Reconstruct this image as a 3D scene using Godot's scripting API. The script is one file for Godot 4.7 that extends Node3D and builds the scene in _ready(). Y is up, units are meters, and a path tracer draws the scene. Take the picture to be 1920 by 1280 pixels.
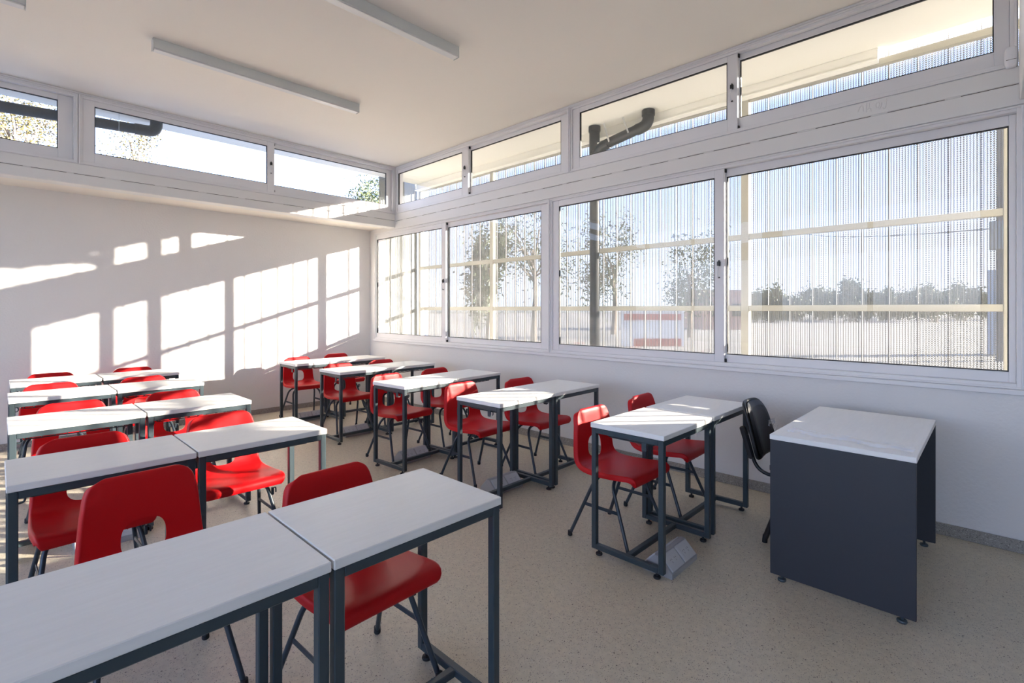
extends Node3D
# Classroom with a corner of windows behind a perforated metal screen. y up, metres; the eye stands at (0, 1.4, 0).
# x runs along the back wall towards the window wall, -z runs towards the back wall.

const FOCAL := 932.53      # pixels of a 1920 x 1280 frame
const HORIZON := 579.55    # the row of the horizon in that frame
const EYE := 1.40
const WALL_X := 4.085      # face of the window wall under the sill
const BACK_Z := -7.05      # face of the back wall
const BEAM_Z := -6.33      # face of the beam and clerestory above the back wall
const LEFT_X := -3.4
const REAR_Z := 3.6
const CEILING := 3.492
const LEFT_BAYS := [-6.95, -3.45, 0.05, 3.5]
var cs := cos(deg_to_rad(46.0))
var sn := sin(deg_to_rad(46.0))
var M := {}
var used := {}
var rng := RandomNumberGenerator.new()

# ------------------------------------------------------------------ pixels to directions
func ray(px: float, py: float) -> Vector3:
	var a := (px - 960.0) / FOCAL
	return Vector3(cs * a + sn, -(py - HORIZON) / FOCAL, sn * a - cs)
func z_at(px: float, x: float) -> float:
	var r := ray(px, 0.0)
	return x * r.z / r.x
func x_at(px: float, z: float) -> float:
	var r := ray(px, 0.0)
	return z * r.x / r.z
func away(px: float, py: float, d: float) -> Vector3:
	return Vector3(0, EYE, 0) + ray(px, py) * d

# ------------------------------------------------------------------ mesh helpers
func mb() -> SurfaceTool:
	var st := SurfaceTool.new()
	st.begin(Mesh.PRIMITIVE_TRIANGLES)
	return st

func tri(st: SurfaceTool, a: Vector3, b: Vector3, c: Vector3, na: Vector3, nb: Vector3, nc: Vector3) -> void:
	if (c - a).cross(b - a).dot(na + nb + nc) < 0.0:
		st.set_normal(na); st.add_vertex(a)
		st.set_normal(nc); st.add_vertex(c)
		st.set_normal(nb); st.add_vertex(b)
	else:
		st.set_normal(na); st.add_vertex(a)
		st.set_normal(nb); st.add_vertex(b)
		st.set_normal(nc); st.add_vertex(c)

func quad(st: SurfaceTool, a: Vector3, b: Vector3, c: Vector3, d: Vector3, n: Vector3) -> void:
	tri(st, a, b, c, n, n, n)
	tri(st, a, c, d, n, n, n)

func bx(st: SurfaceTool, lo: Vector3, hi: Vector3, r := 0.0, t := Transform3D.IDENTITY) -> void:
	# a box from corner to corner with chamfered edges
	var c := (lo + hi) / 2.0
	var h := (hi - lo).abs() / 2.0
	var k := minf(r, 0.45 * minf(h.x, minf(h.y, h.z)))
	for ax in 3:
		var u := (ax + 1) % 3
		var v := (ax + 2) % 3
		for s: float in [-1.0, 1.0]:
			var p: Array[Vector3] = []
			for q: Array in [[-1, -1], [1, -1], [1, 1], [-1, 1]]:
				var w := Vector3.ZERO
				w[ax] = s * h[ax]
				w[u] = q[0] * (h[u] - k)
				w[v] = q[1] * (h[v] - k)
				p.append(t * (c + w))
			var n := Vector3.ZERO
			n[ax] = s
			quad(st, p[0], p[1], p[2], p[3], (t.basis * n).normalized())
	if k <= 0.0:
		return
	for ax in 3:
		var u := (ax + 1) % 3
		var v := (ax + 2) % 3
		for su: float in [-1.0, 1.0]:
			for sv: float in [-1.0, 1.0]:
				var p: Array[Vector3] = []
				for q: Array in [[-1, 0], [1, 0], [1, 1], [-1, 1]]:
					var w := Vector3.ZERO
					w[ax] = q[0] * (h[ax] - k)
					w[u] = su * (h[u] - (k if q[1] == 1 else 0.0))
					w[v] = sv * (h[v] - (0.0 if q[1] == 1 else k))
					p.append(t * (c + w))
				var n := Vector3.ZERO
				n[u] = su
				n[v] = sv
				quad(st, p[0], p[1], p[2], p[3], (t.basis * n).normalized())
	for sx: float in [-1.0, 1.0]:
		for sy: float in [-1.0, 1.0]:
			for sz: float in [-1.0, 1.0]:
				var sg := Vector3(sx, sy, sz)
				var p: Array[Vector3] = []
				for ax in 3:
					var w := h - Vector3(k, k, k)
					w[ax] = h[ax]
					p.append(t * (c + w * sg))
				var n := (t.basis * sg).normalized()
				tri(st, p[0], p[1], p[2], n, n, n)

func bar(st: SurfaceTool, a: Vector3, b: Vector3, w: float, d: float, r := 0.0015, side := Vector3.UP) -> void:
	# a rectangular bar from a to b, w across and d deep
	var z := (b - a).normalized()
	if absf(z.dot(side)) > 0.99:
		side = Vector3.RIGHT
	var x := side.cross(z).normalized()
	var y := z.cross(x)
	bx(st, Vector3(-w / 2, -d / 2, 0), Vector3(w / 2, d / 2, a.distance_to(b)), r, Transform3D(Basis(x, y, z), a))

func tube(st: SurfaceTool, pts: Array, r: float, seg := 8, closed := false, r2 := -1.0) -> void:
	var n := pts.size()
	var frames: Array = []
	var up := Vector3.UP
	for i in n:
		var p0: Vector3 = pts[(i - 1 + n) % n] if closed or i > 0 else pts[0]
		var p1: Vector3 = pts[(i + 1) % n] if closed or i < n - 1 else pts[n - 1]
		var t := (p1 - p0).normalized()
		if i == 0 and absf(t.dot(up)) > 0.9:
			up = Vector3.RIGHT
		var x := (up - t * up.dot(t)).normalized()
		up = x
		frames.append([x, t.cross(x)])
	var rows := n if closed else n - 1
	for i in rows:
		var j := (i + 1) % n
		for k in seg:
			var a0 := TAU * k / seg
			var a1 := TAU * (k + 1) / seg
			var ra := r if r2 < 0 else lerpf(r, r2, float(i) / (n - 1))
			var rb := r if r2 < 0 else lerpf(r, r2, float(j) / (n - 1))
			var n00: Vector3 = frames[i][0] * cos(a0) + frames[i][1] * sin(a0)
			var n01: Vector3 = frames[i][0] * cos(a1) + frames[i][1] * sin(a1)
			var n10: Vector3 = frames[j][0] * cos(a0) + frames[j][1] * sin(a0)
			var n11: Vector3 = frames[j][0] * cos(a1) + frames[j][1] * sin(a1)
			tri(st, pts[i] + n00 * ra, pts[j] + n10 * rb, pts[j] + n11 * rb, n00, n10, n11)
			tri(st, pts[i] + n00 * ra, pts[j] + n11 * rb, pts[i] + n01 * ra, n00, n11, n01)
	if not closed:
		for e in [0, n - 1]:
			var t: Vector3 = (pts[0] - pts[1]) if e == 0 else (pts[n - 1] - pts[n - 2])
			t = t.normalized()
			var re := r if e == 0 or r2 < 0 else r2
			for k in seg:
				var a0 := TAU * k / seg
				var a1 := TAU * (k + 1) / seg
				tri(st, pts[e], pts[e] + (frames[e][0] * cos(a0) + frames[e][1] * sin(a0)) * re, pts[e] + (frames[e][0] * cos(a1) + frames[e][1] * sin(a1)) * re, t, t, t)

func rounded(pts: Array, r: float, steps := 5) -> Array:
	# a polyline with its inner corners rounded
	var out: Array = [pts[0]]
	for i in range(1, pts.size() - 1):
		var p: Vector3 = pts[i]
		var a: Vector3 = p + (pts[i - 1] - p).normalized() * r
		var b: Vector3 = p + (pts[i + 1] - p).normalized() * r
		for k in steps + 1:
			var t := float(k) / steps
			out.append(a.lerp(p, t).lerp(p.lerp(b, t), t))
	out.append(pts[-1])
	return out

func lathe(st: SurfaceTool, prof: Array, at: Vector3, seg := 12) -> void:
	# prof: [radius, height] from bottom to top
	for i in prof.size() - 1:
		var p0: Array = prof[i]
		var p1: Array = prof[i + 1]
		var slope := Vector2(p1[1] - p0[1], p0[0] - p1[0]).normalized()
		for k in seg:
			var a0 := TAU * k / seg
			var a1 := TAU * (k + 1) / seg
			var d0 := Vector3(cos(a0), 0, sin(a0))
			var d1 := Vector3(cos(a1), 0, sin(a1))
			var n0 := d0 * slope.x + Vector3.UP * slope.y
			var n1 := d1 * slope.x + Vector3.UP * slope.y
			var q00: Vector3 = at + d0 * p0[0] + Vector3.UP * p0[1]
			var q01: Vector3 = at + d1 * p0[0] + Vector3.UP * p0[1]
			var q10: Vector3 = at + d0 * p1[0] + Vector3.UP * p1[1]
			var q11: Vector3 = at + d1 * p1[0] + Vector3.UP * p1[1]
			if p0[0] > 0.0:
				tri(st, q00, q11, q01, n0, n1, n1)
			if p1[0] > 0.0:
				tri(st, q00, q10, q11, n0, n0, n1)

func ring(st: SurfaceTool, o0: Vector2, o1: Vector2, i0: Vector2, i1: Vector2, w0: float, w1: float, r := 0.002) -> void:
	# a rectangular frame in the plane x-y, from depth w0 to w1
	bx(st, Vector3(o0.x, o0.y, w0), Vector3(i0.x, o1.y, w1), r)
	bx(st, Vector3(i1.x, o0.y, w0), Vector3(o1.x, o1.y, w1), r)
	bx(st, Vector3(i0.x - 0.001, o0.y, w0), Vector3(i1.x + 0.001, i0.y, w1), r)
	bx(st, Vector3(i0.x - 0.001, i1.y, w0), Vector3(i1.x + 0.001, o1.y, w1), r)

func extrude(st: SurfaceTool, poly: Array, x0: float, x1: float) -> void:
	# a convex outline of (z, y) points drawn out along x
	var n := poly.size()
	var c := Vector2.ZERO
	for p: Vector2 in poly:
		c += p / n
	for i in n:
		var a: Vector2 = poly[i]
		var b: Vector2 = poly[(i + 1) % n]
		var nn := Vector2(b.y - a.y, a.x - b.x).normalized()
		if nn.dot((a + b) / 2 - c) < 0:
			nn = -nn
		quad(st, Vector3(x0, a.y, a.x), Vector3(x0, b.y, b.x), Vector3(x1, b.y, b.x), Vector3(x1, a.y, a.x), Vector3(0, nn.y, nn.x))
		tri(st, Vector3(x0, c.y, c.x), Vector3(x0, a.y, a.x), Vector3(x0, b.y, b.x), Vector3.LEFT, Vector3.LEFT, Vector3.LEFT)
		tri(st, Vector3(x1, c.y, c.x), Vector3(x1, a.y, a.x), Vector3(x1, b.y, b.x), Vector3.RIGHT, Vector3.RIGHT, Vector3.RIGHT)

func numbered(called: String) -> String:
	var k: int = used.get(called, -1) + 1
	used[called] = k
	return called if k == 0 else "%s_%03d" % [called, k]

func put(called: String, mesh: Mesh, m: Material, parent: Node3D, at := Transform3D.IDENTITY) -> MeshInstance3D:
	var o := MeshInstance3D.new()
	o.name = numbered(called) if parent == self else called
	o.mesh = mesh
	o.material_override = m
	o.transform = at
	parent.add_child(o, true)
	return o

func obj(called: String, st: SurfaceTool, m: Material, parent: Node3D, at := Transform3D.IDENTITY) -> MeshInstance3D:
	return put(called, st.commit(), m, parent, at)

func tag(o: Node3D, label: String, category: String, group := "") -> Node3D:
	o.set_meta("label", label)
	o.set_meta("category", category)
	if group != "":
		o.set_meta("group", group)
	return o

func thing(called: String, label: String, category: String, at := Vector3.ZERO, turn := 0.0, group := "") -> Node3D:
	var o := Node3D.new()
	o.name = numbered(called)
	add_child(o)
	o.position = at
	o.rotation.y = turn
	tag(o, label, category, group)
	return o

func struct(called: String, st: SurfaceTool, m: Material, label: String, category: String) -> MeshInstance3D:
	var o := obj(called, st, m, self)
	tag(o, label, category)
	o.set_meta("kind", "structure")
	return o

func copy(o: Node3D, called: String, label: String, at: Vector3, turn: float, group: String) -> Node3D:
	var c: Node3D = o.duplicate()
	c.name = numbered(called)
	add_child(c)
	c.position = at
	c.rotation.y = turn
	c.set_meta("label", label)
	c.set_meta("group", group)
	return c

# ------------------------------------------------------------------ materials
func mat(called: String, c: Color, rough: float, metal := 0.0, spec := 0.5) -> StandardMaterial3D:
	var m := StandardMaterial3D.new()
	m.resource_name = called
	m.albedo_color = c.linear_to_srgb()
	m.roughness = rough
	m.metallic = metal
	m.metallic_specular = spec
	m.cull_mode = BaseMaterial3D.CULL_DISABLED
	M[called] = m
	return m

func noise_tex(freq: float, lo: Color, hi: Color, size := 512, s := 1) -> NoiseTexture2D:
	var n := FastNoiseLite.new()
	n.seed = s
	n.frequency = freq
	n.fractal_octaves = 4
	var g := Gradient.new()
	g.set_color(0, lo)
	g.set_color(1, hi)
	var t := NoiseTexture2D.new()
	t.width = size
	t.height = size
	t.seamless = true
	t.noise = n
	t.color_ramp = g
	return t

func triplanar(m: StandardMaterial3D, scale: float, world := true) -> void:
	m.uv1_triplanar = true
	m.uv1_world_triplanar = world
	m.uv1_triplanar_sharpness = 8.0
	m.uv1_scale = Vector3.ONE * scale

func speckle(size: int, base: Color, chips: Array, s: int) -> ImageTexture:
	# a terrazzo of chips: [how many, largest radius in pixels, colour]
	var im := Image.create(size, size, false, Image.FORMAT_RGB8)
	var n := FastNoiseLite.new()
	n.seed = s
	n.frequency = 0.03
	for y in size:
		for x in size:
			var k := 1.0 + 0.05 * n.get_noise_2d(x, y)
			im.set_pixel(x, y, Color(base.r * k, base.g * k, base.b * k))
	var r := RandomNumberGenerator.new()
	r.seed = s
	for chip: Array in chips:
		for i in chip[0]:
			var cx := r.randi_range(0, size - 1)
			var cy := r.randi_range(0, size - 1)
			var rx := r.randf_range(0.5, chip[1])
			var ry := rx * r.randf_range(0.5, 1.0)
			var c: Color = chip[2]
			c = c.lightened(r.randf_range(0.0, 0.25))
			for dy in range(-int(ceil(ry)), int(ceil(ry)) + 1):
				for dx in range(-int(ceil(rx)), int(ceil(rx)) + 1):
					if pow(dx / rx, 2.0) + pow(dy / ry, 2.0) <= 1.0:
						im.set_pixel(posmod(cx + dx, size), posmod(cy + dy, size), c)
	return ImageTexture.create_from_image(im)

func materials() -> void:
	var wall := mat("wall_paint", Color(0.78, 0.76, 0.74), 0.75)
	wall.heightmap_enabled = true
	wall.heightmap_texture = noise_tex(0.05, Color.BLACK, Color.WHITE, 512, 3)
	wall.heightmap_scale = 0.12
	triplanar(wall, 1.4)
	mat("ceiling_paint", Color(0.87, 0.82, 0.745), 0.85)
	mat("beam_paint", Color(0.78, 0.77, 0.755), 0.42)
	mat("soffit_paint", Color(0.82, 0.80, 0.73), 0.8)
	mat("window_white", Color(0.80, 0.79, 0.80), 0.35)
	mat("rubber_black", Color(0.012, 0.012, 0.014), 0.6)
	mat("joint_dark", Color(0.10, 0.075, 0.06), 0.8)
	var floor_m := mat("terrazzo_floor", Color(1, 1, 1), 0.42)
	floor_m.albedo_texture = speckle(1024, Color(0.80, 0.762, 0.680), [[13000, 1.5, Color(0.50, 0.46, 0.41)], [6500, 1.6, Color(0.30, 0.27, 0.25)], [4200, 2.2, Color(0.78, 0.74, 0.69)], [700, 3.0, Color(0.36, 0.31, 0.27)]], 5)
	triplanar(floor_m, 0.8)
	var base_m := mat("terrazzo_skirting", Color(1, 1, 1), 0.5)
	base_m.albedo_texture = speckle(512, Color(0.60, 0.58, 0.55), [[4500, 2.0, Color(0.36, 0.35, 0.34)], [1800, 2.4, Color(0.24, 0.23, 0.22)], [2500, 2.4, Color(0.74, 0.72, 0.69)]], 9)
	triplanar(base_m, 1.6)
	# table laminate: white with a faint grain along its length
	var gi := Image.create(256, 256, false, Image.FORMAT_RGB8)
	var gn := FastNoiseLite.new()
	gn.seed = 12
	gn.frequency = 0.02
	for y in 256:
		for x in 256:
			var k := 0.955 + 0.013 * gn.get_noise_2d(x * 0.35, y * 5.0) + 0.008 * gn.get_noise_2d(x * 1.2 + 300.0, y * 11.0)
			gi.set_pixel(x, y, Color(k, k * 0.993, k * 0.975))
	var lam := mat("white_laminate", Color(0.96, 0.96, 0.96), 0.38)
	lam.albedo_texture = ImageTexture.create_from_image(gi)
	triplanar(lam, 1.7, false)
	mat("laminate_edge", Color(0.70, 0.69, 0.70), 0.45)
	mat("steel_slate", Color(0.040, 0.058, 0.068), 0.34)
	mat("steel_chair", Color(0.030, 0.042, 0.055), 0.28)
	var red := mat("red_plastic", Color(0.52, 0.004, 0.007), 0.46, 0.0, 0.36)
	red.heightmap_enabled = true
	red.heightmap_texture = noise_tex(0.25, Color.BLACK, Color.WHITE, 256, 8)
	red.heightmap_scale = 0.02
	triplanar(red, 6.0, false)
	mat("wire_grey", Color(0.06, 0.07, 0.08), 0.35, 0.4)
	mat("panel_graphite", Color(0.034, 0.037, 0.046), 0.55)
	mat("vinyl_black", Color(0.008, 0.008, 0.010), 0.5)
	mat("tube_black", Color(0.010, 0.010, 0.012), 0.3)
	mat("socket_alu", Color(0.42, 0.42, 0.43), 0.45, 0.3)
	mat("socket_plate", Color(0.58, 0.58, 0.59), 0.45, 0.1)
	mat("lamp_housing", Color(0.66, 0.68, 0.66), 0.5)
	mat("lamp_diffuser", Color(0.74, 0.74, 0.73), 0.35)
	mat("plastic_white", Color(0.78, 0.78, 0.80), 0.35)
	mat("latch_black", Color(0.015, 0.015, 0.018), 0.4)
	var glass := mat("window_glass", Color(1, 1, 1, 1), 0.0)
	glass.metallic_specular = 0.36
	glass.albedo_color = Color(0.9, 0.95, 0.95, 0.03)
	glass.transparency = BaseMaterial3D.TRANSPARENCY_ALPHA
	var film := mat("clear_film", Color(1, 1, 1, 1), 0.12)
	film.albedo_color = Color(0.95, 0.95, 0.95, 0.22)
	film.transparency = BaseMaterial3D.TRANSPARENCY_ALPHA
	# outside
	mat("screen_steel", Color(0.34, 0.325, 0.27), 0.6)
	var holes := Image.create(64, 112, false, Image.FORMAT_RGBA8)
	for y in 112:
		for x in 64:
			var best := 1e9
			for c: Vector2 in [Vector2(16, 28), Vector2(48, 84), Vector2(80, 28), Vector2(-16, 84)]:
				best = minf(best, Vector2(x + 0.5, y + 0.5).distance_to(c))
			for c: Vector2 in [Vector2(48, -28), Vector2(16, 140)]:
				best = minf(best, Vector2(x + 0.5, y + 0.5).distance_to(c))
			var al := clampf((best - 18.2) / 1.5, 0.0, 1.0)
			holes.set_pixel(x, y, Color(1, 1, 1, al))
	var perf := mat("perforated_sheet", Color(0.20, 0.20, 0.195), 0.6)
	perf.albedo_texture = ImageTexture.create_from_image(holes)
	perf.transparency = BaseMaterial3D.TRANSPARENCY_ALPHA
	mat("end_sheet", Color(0.22, 0.22, 0.205), 0.6)
	mat("seam_steel", Color(0.06, 0.06, 0.065), 0.7)
	mat("pipe_black", Color(0.012, 0.013, 0.014), 0.42)
	mat("galvanised", Color(0.55, 0.56, 0.57), 0.4, 0.7)
	var asphalt := mat("asphalt", Color(1, 1, 1), 0.9)
	asphalt.albedo_texture = noise_tex(0.02, Color(0.38, 0.37, 0.35), Color(0.46, 0.45, 0.43), 512, 4)
	triplanar(asphalt, 0.15)
	mat("roof_concrete", Color(0.66, 0.65, 0.62), 0.85)
	for a: Array in [["leaf_olive", Color(0.060, 0.080, 0.026)], ["leaf_yellow", Color(0.085, 0.072, 0.018)], ["leaf_deep", Color(0.045, 0.065, 0.024)]]:
		var lm := mat(a[0], a[1], 0.6)
		lm.backlight_enabled = true
		lm.backlight = a[1] * 1.2
	mat("bark", Color(0.20, 0.16, 0.13), 0.9)
	mat("house_brick", Color(0.55, 0.32, 0.24), 0.85)
	mat("house_white", Color(0.72, 0.70, 0.66), 0.8)
	mat("house_red", Color(0.48, 0.09, 0.07), 0.8)
	mat("pole_wood", Color(0.16, 0.14, 0.13), 0.85)
	mat("metal_grey", Color(0.22, 0.24, 0.25), 0.5)
	mat("metal_blue", Color(0.20, 0.28, 0.38), 0.6)
	mat("dark_opening", Color(0.03, 0.03, 0.035), 0.5)

# ------------------------------------------------------------------ windows
func sliding_window(called: String, label: String, origin: Vector3, facing: Basis, w: float, h: float, l0: float, l1: float, r0: float, r1: float, v0: float, v1: float, latch_v := 0.5) -> Node3D:
	# local x along the wall, y up, z into the room; two sashes with openings l0..l1 and r0..r1, v0..v1
	var o := Node3D.new()
	o.name = called
	add_child(o)
	o.transform = Transform3D(facing, origin)
	tag(o, label, "window")
	o.set_meta("kind", "structure")
	var f := 0.034
	var st := mb()
	ring(st, Vector2(0, 0), Vector2(w, h), Vector2(f, f), Vector2(w - f, h - f), -0.10, 0.0)
	ring(st, Vector2(0.004, 0.004), Vector2(w - 0.004, h - 0.004), Vector2(0.016, 0.016), Vector2(w - 0.016, h - 0.016), 0.0, 0.010)
	obj("frame", st, M.window_white, o)
	var mid := r0 - 0.006
	var parts := [[Vector2(f, f), Vector2(mid, h - f), Vector2(l0, v0), Vector2(l1, v1), -0.010, -0.042], [Vector2(r0 - 0.065, f), Vector2(w - f, h - f), Vector2(r0, v0), Vector2(r1, v1), -0.046, -0.078]]
	for i in 2:
		var p: Array = parts[i]
		st = mb()
		ring(st, p[0], p[1], p[2], p[3], p[5], p[4], 0.003)
		var sash := obj("sash", st, M.window_white, o)
		st = mb()
		var g := Vector2(0.006, 0.006)
		ring(st, p[2] - Vector2(0.001, 0.001), p[3] + Vector2(0.001, 0.001), p[2] + g, p[3] - g, p[4] - 0.024, p[4] - 0.003, 0.0)
		obj("gasket", st, M.rubber_black, sash)
		st = mb()
		bx(st, Vector3(p[2].x + 0.002, p[2].y + 0.002, p[4] - 0.018), Vector3(p[3].x - 0.002, p[3].y - 0.002, p[4] - 0.013))
		obj("pane", st, M.window_glass, sash)
		if i == 0:
			var cx := (l1 + mid) / 2.0
			var cy := lerpf(v0, v1, latch_v)
			st = mb()
			bx(st, Vector3(cx - 0.012, cy - 0.004, -0.011), Vector3(cx + 0.012, cy + 0.034, 0.012), 0.004)
			bx(st, Vector3(cx - 0.004, cy + 0.03, -0.011), Vector3(cx + 0.004, cy + 0.044, 0.004), 0.002)
			bx(st, Vector3(cx - 0.007, cy - 0.102, -0.011), Vector3(cx + 0.007, cy - 0.092, 0.006), 0.002)
			obj("latch", st, M.latch_black, sash)
			st = mb()
			tube(st, rounded([Vector3(cx, cy, -0.008), Vector3(cx - 0.004, cy - 0.01, 0.018), Vector3(cx - 0.004, cy - 0.085, 0.018), Vector3(cx, cy - 0.097, -0.008)], 0.008), 0.006, 8)
			obj("latch_handle", st, M.plastic_white, sash)
	# black brush at the foot of the meeting stile
	st = mb()
	bx(st, Vector3(mid - 0.002, f + 0.001, -0.044), Vector3(mid + 0.010, f + 0.03, -0.02), 0.002)
	bx(st, Vector3(mid - 0.002, h - f - 0.03, -0.044), Vector3(mid + 0.010, h - f - 0.001, -0.02), 0.002)
	obj("brush_stop", st, M.rubber_black, o)
	return o

func win_right(called: String, label: String, z0: float, z1: float, y0: float, y1: float, px: Array, g0: float, g1: float) -> void:
	var lz := [z_at(px[0], WALL_X + 0.03) - z0, z_at(px[1], WALL_X + 0.03) - z0, z_at(px[2], WALL_X + 0.06) - z0, z_at(px[3], WALL_X + 0.06) - z0]
	sliding_window(called, label, Vector3(WALL_X, y0, z0), Basis(Vector3(0, 0, 1), Vector3(0, 1, 0), Vector3(-1, 0, 0)), z1 - z0, y1 - y0, lz[0], lz[1], lz[2], lz[3], g0 - y0, g1 - y0)

func beam(called: String, label: String, length: float, y0: float, y1: float, at: Transform3D, seam_y: float, rnd: int) -> void:
	# two channels set lip to lip, welded in dashes: local x along, z towards the room
	var o := Node3D.new()
	o.name = called
	add_child(o)
	o.transform = at
	tag(o, label, "beam")
	o.set_meta("kind", "structure")
	var st := mb()
	bx(st, Vector3(0, y0, -0.16), Vector3(length, seam_y - 0.0022, 0), 0.004)
	obj("channel", st, M.beam_paint, o)
	st = mb()
	bx(st, Vector3(0, seam_y + 0.0022, -0.16), Vector3(length, y1, 0), 0.004)
	obj("channel", st, M.beam_paint, o)
	st = mb()
	bx(st, Vector3(0, seam_y - 0.004, -0.15), Vector3(length, seam_y + 0.004, -0.008))
	obj("open_joint", st, M.joint_dark, o)
	var r := RandomNumberGenerator.new()
	r.seed = rnd
	var x := r.randf_range(0.05, 0.2)
	st = mb()
	while x < length - 0.1:
		var l := r.randf_range(0.05, 0.13)
		bx(st, Vector3(x, seam_y - 0.003, -0.02), Vector3(x + l, seam_y + 0.003, 0.0006), 0.0005)
		x += l + r.randf_range(0.16, 0.34)
	obj("weld_bead", st, M.beam_paint, o)

# ------------------------------------------------------------------ furniture
func make_desk() -> Node3D:
	var t := thing("student_desk", "", "desk")
	var w := 0.609
	var d := 0.455
	var s := 0.030
	var st := mb()
	bx(st, Vector3(-w / 2, 0.7225, -d / 2), Vector3(w / 2, 0.75, d / 2), 0.0025)
	obj("tabletop", st, M.white_laminate, t)
	var lx := w / 2 - 0.018
	var lz := d / 2 - 0.020
	var leg := mb()
	bx(leg, Vector3(-s / 2, 0.030, -s / 2), Vector3(s / 2, 0.722, s / 2), 0.003)
	var leg_mesh := leg.commit()
	var foot := mb()
	lathe(foot, [[0.0, 0.0], [0.018, 0.0], [0.020, 0.006], [0.018, 0.012], [0.007, 0.014], [0.007, 0.034]], Vector3.ZERO, 12)
	var foot_mesh := foot.commit()
	var side := mb()
	bx(side, Vector3(-s / 2, 0.030, -lz + s / 2 - 0.001), Vector3(s / 2, 0.060, lz - s / 2 + 0.001), 0.003)
	var side_mesh := side.commit()
	var up := mb()
	bx(up, Vector3(-s / 2, 0.692, -lz + s / 2 - 0.001), Vector3(s / 2, 0.722, lz - s / 2 + 0.001), 0.003)
	var up_mesh := up.commit()
	for sx: float in [-1.0, 1.0]:
		for sz: float in [-1.0, 1.0]:
			put("leg", leg_mesh, M.steel_slate, t, Transform3D(Basis(), Vector3(sx * lx, 0, sz * lz)))
			put("levelling_foot", foot_mesh, M.rubber_black, t, Transform3D(Basis(), Vector3(sx * lx, 0, sz * (lz - 0.028))))
		put("bottom_rail", side_mesh, M.steel_slate, t, Transform3D(Basis(), Vector3(sx * lx, 0, 0)))
		put("side_rail", up_mesh, M.steel_slate, t, Transform3D(Basis(), Vector3(sx * lx, 0, 0)))
	for sz: float in [-1.0, 1.0]:
		st = mb()
		bx(st, Vector3(-lx + s / 2 - 0.001, 0.692, sz * lz - s / 2), Vector3(lx - s / 2 + 0.001, 0.722, sz * lz + s / 2), 0.003)
		obj("top_rail", st, M.steel_slate, t)
	st = mb()
	bx(st, Vector3(-lx + s / 2 - 0.001, 0.031, -s / 2), Vector3(lx - s / 2 + 0.001, 0.059, s / 2), 0.003)
	obj("stretcher", st, M.steel_slate, t)
	# wire book basket under the top
	st = mb()
	for i in 9:
		var x := -0.22 + i * 0.055
		tube(st, rounded([Vector3(x, 0.712, 0.135), Vector3(x, 0.668, 0.128), Vector3(x, 0.668, -0.14), Vector3(x, 0.684, -0.172)], 0.012, 3), 0.0024, 6)
	for p: Array in [[0.668, 0.128], [0.668, 0.02], [0.668, -0.135], [0.684, -0.172]]:
		tube(st, [Vector3(-0.235, p[0], p[1]), Vector3(0.235, p[0], p[1])], 0.003, 6)
	for sx: float in [-1.0, 1.0]:
		tube(st, rounded([Vector3(sx * 0.235, 0.712, 0.135), Vector3(sx * 0.235, 0.668, 0.128), Vector3(sx * 0.235, 0.668, -0.135), Vector3(sx * 0.272, 0.70, -0.165)], 0.01, 3), 0.003, 6)
	obj("wire_basket", st, M.wire_grey, t)
	st = mb()
	bx(st, Vector3(-lx - 0.004, 0.645, 0.09), Vector3(-lx + 0.004, 0.694, 0.12), 0.002)
	tube(st, rounded([Vector3(-lx + 0.006, 0.680, 0.105), Vector3(-lx + 0.036, 0.676, 0.105), Vector3(-lx + 0.036, 0.646, 0.105), Vector3(-lx + 0.014, 0.644, 0.105)], 0.013, 4), 0.004, 8)
	obj("bag_hook", st, M.steel_slate, t)
	return t

var prof: Array = []
var prof_len: Array = []
func shell_at(s: float, t: float) -> Vector3:
	# s across -1..1, t along the profile from the front lip to the top edge
	var want: float = t * prof_len[-1]
	var i := 0
	while i < prof.size() - 2 and prof_len[i + 1] < want:
		i += 1
	var k: float = clampf((want - prof_len[i]) / maxf(prof_len[i + 1] - prof_len[i], 1e-6), 0.0, 1.0)
	var p0: Array = prof[maxi(i - 1, 0)]
	var p1: Array = prof[i]
	var p2: Array = prof[i + 1]
	var p3: Array = prof[mini(i + 2, prof.size() - 1)]
	var z := cubic_interpolate(p1[0], p2[0], p0[0], p3[0], k)
	var y := cubic_interpolate(p1[1], p2[1], p0[1], p3[1], k)
	var w := cubic_interpolate(p1[2], p2[2], p0[2], p3[2], k)
	var tz := cubic_interpolate(p1[0], p2[0], p0[0], p3[0], minf(k + 0.02, 1.0)) - cubic_interpolate(p1[0], p2[0], p0[0], p3[0], maxf(k - 0.02, 0.0))
	var ty := cubic_interpolate(p1[1], p2[1], p0[1], p3[1], minf(k + 0.02, 1.0)) - cubic_interpolate(p1[1], p2[1], p0[1], p3[1], maxf(k - 0.02, 0.0))
	var n := Vector2(ty, -tz).normalized()      # (z, y) towards the sitter
	var a := absf(s)
	var xf: float
	var dep := 0.0
	var fade := smoothstep(0.03, 0.14, t) * (1.0 - smoothstep(0.84, 0.94, t))
	if a < 0.86:
		xf = a / 0.86 * 0.955
		dep = 0.011 * pow(xf, 2.2) * fade
	else:
		var q := (a - 0.86) / 0.14
		xf = 0.955 + 0.045 * sin(q * PI / 2)
		dep = 0.010 * fade - 0.026 * (1.0 - cos(q * PI / 2)) - 0.008 * maxf(q - 0.6, 0.0)
	return Vector3(signf(s) * xf * w, y + n.y * dep, z + n.x * dep)

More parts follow.
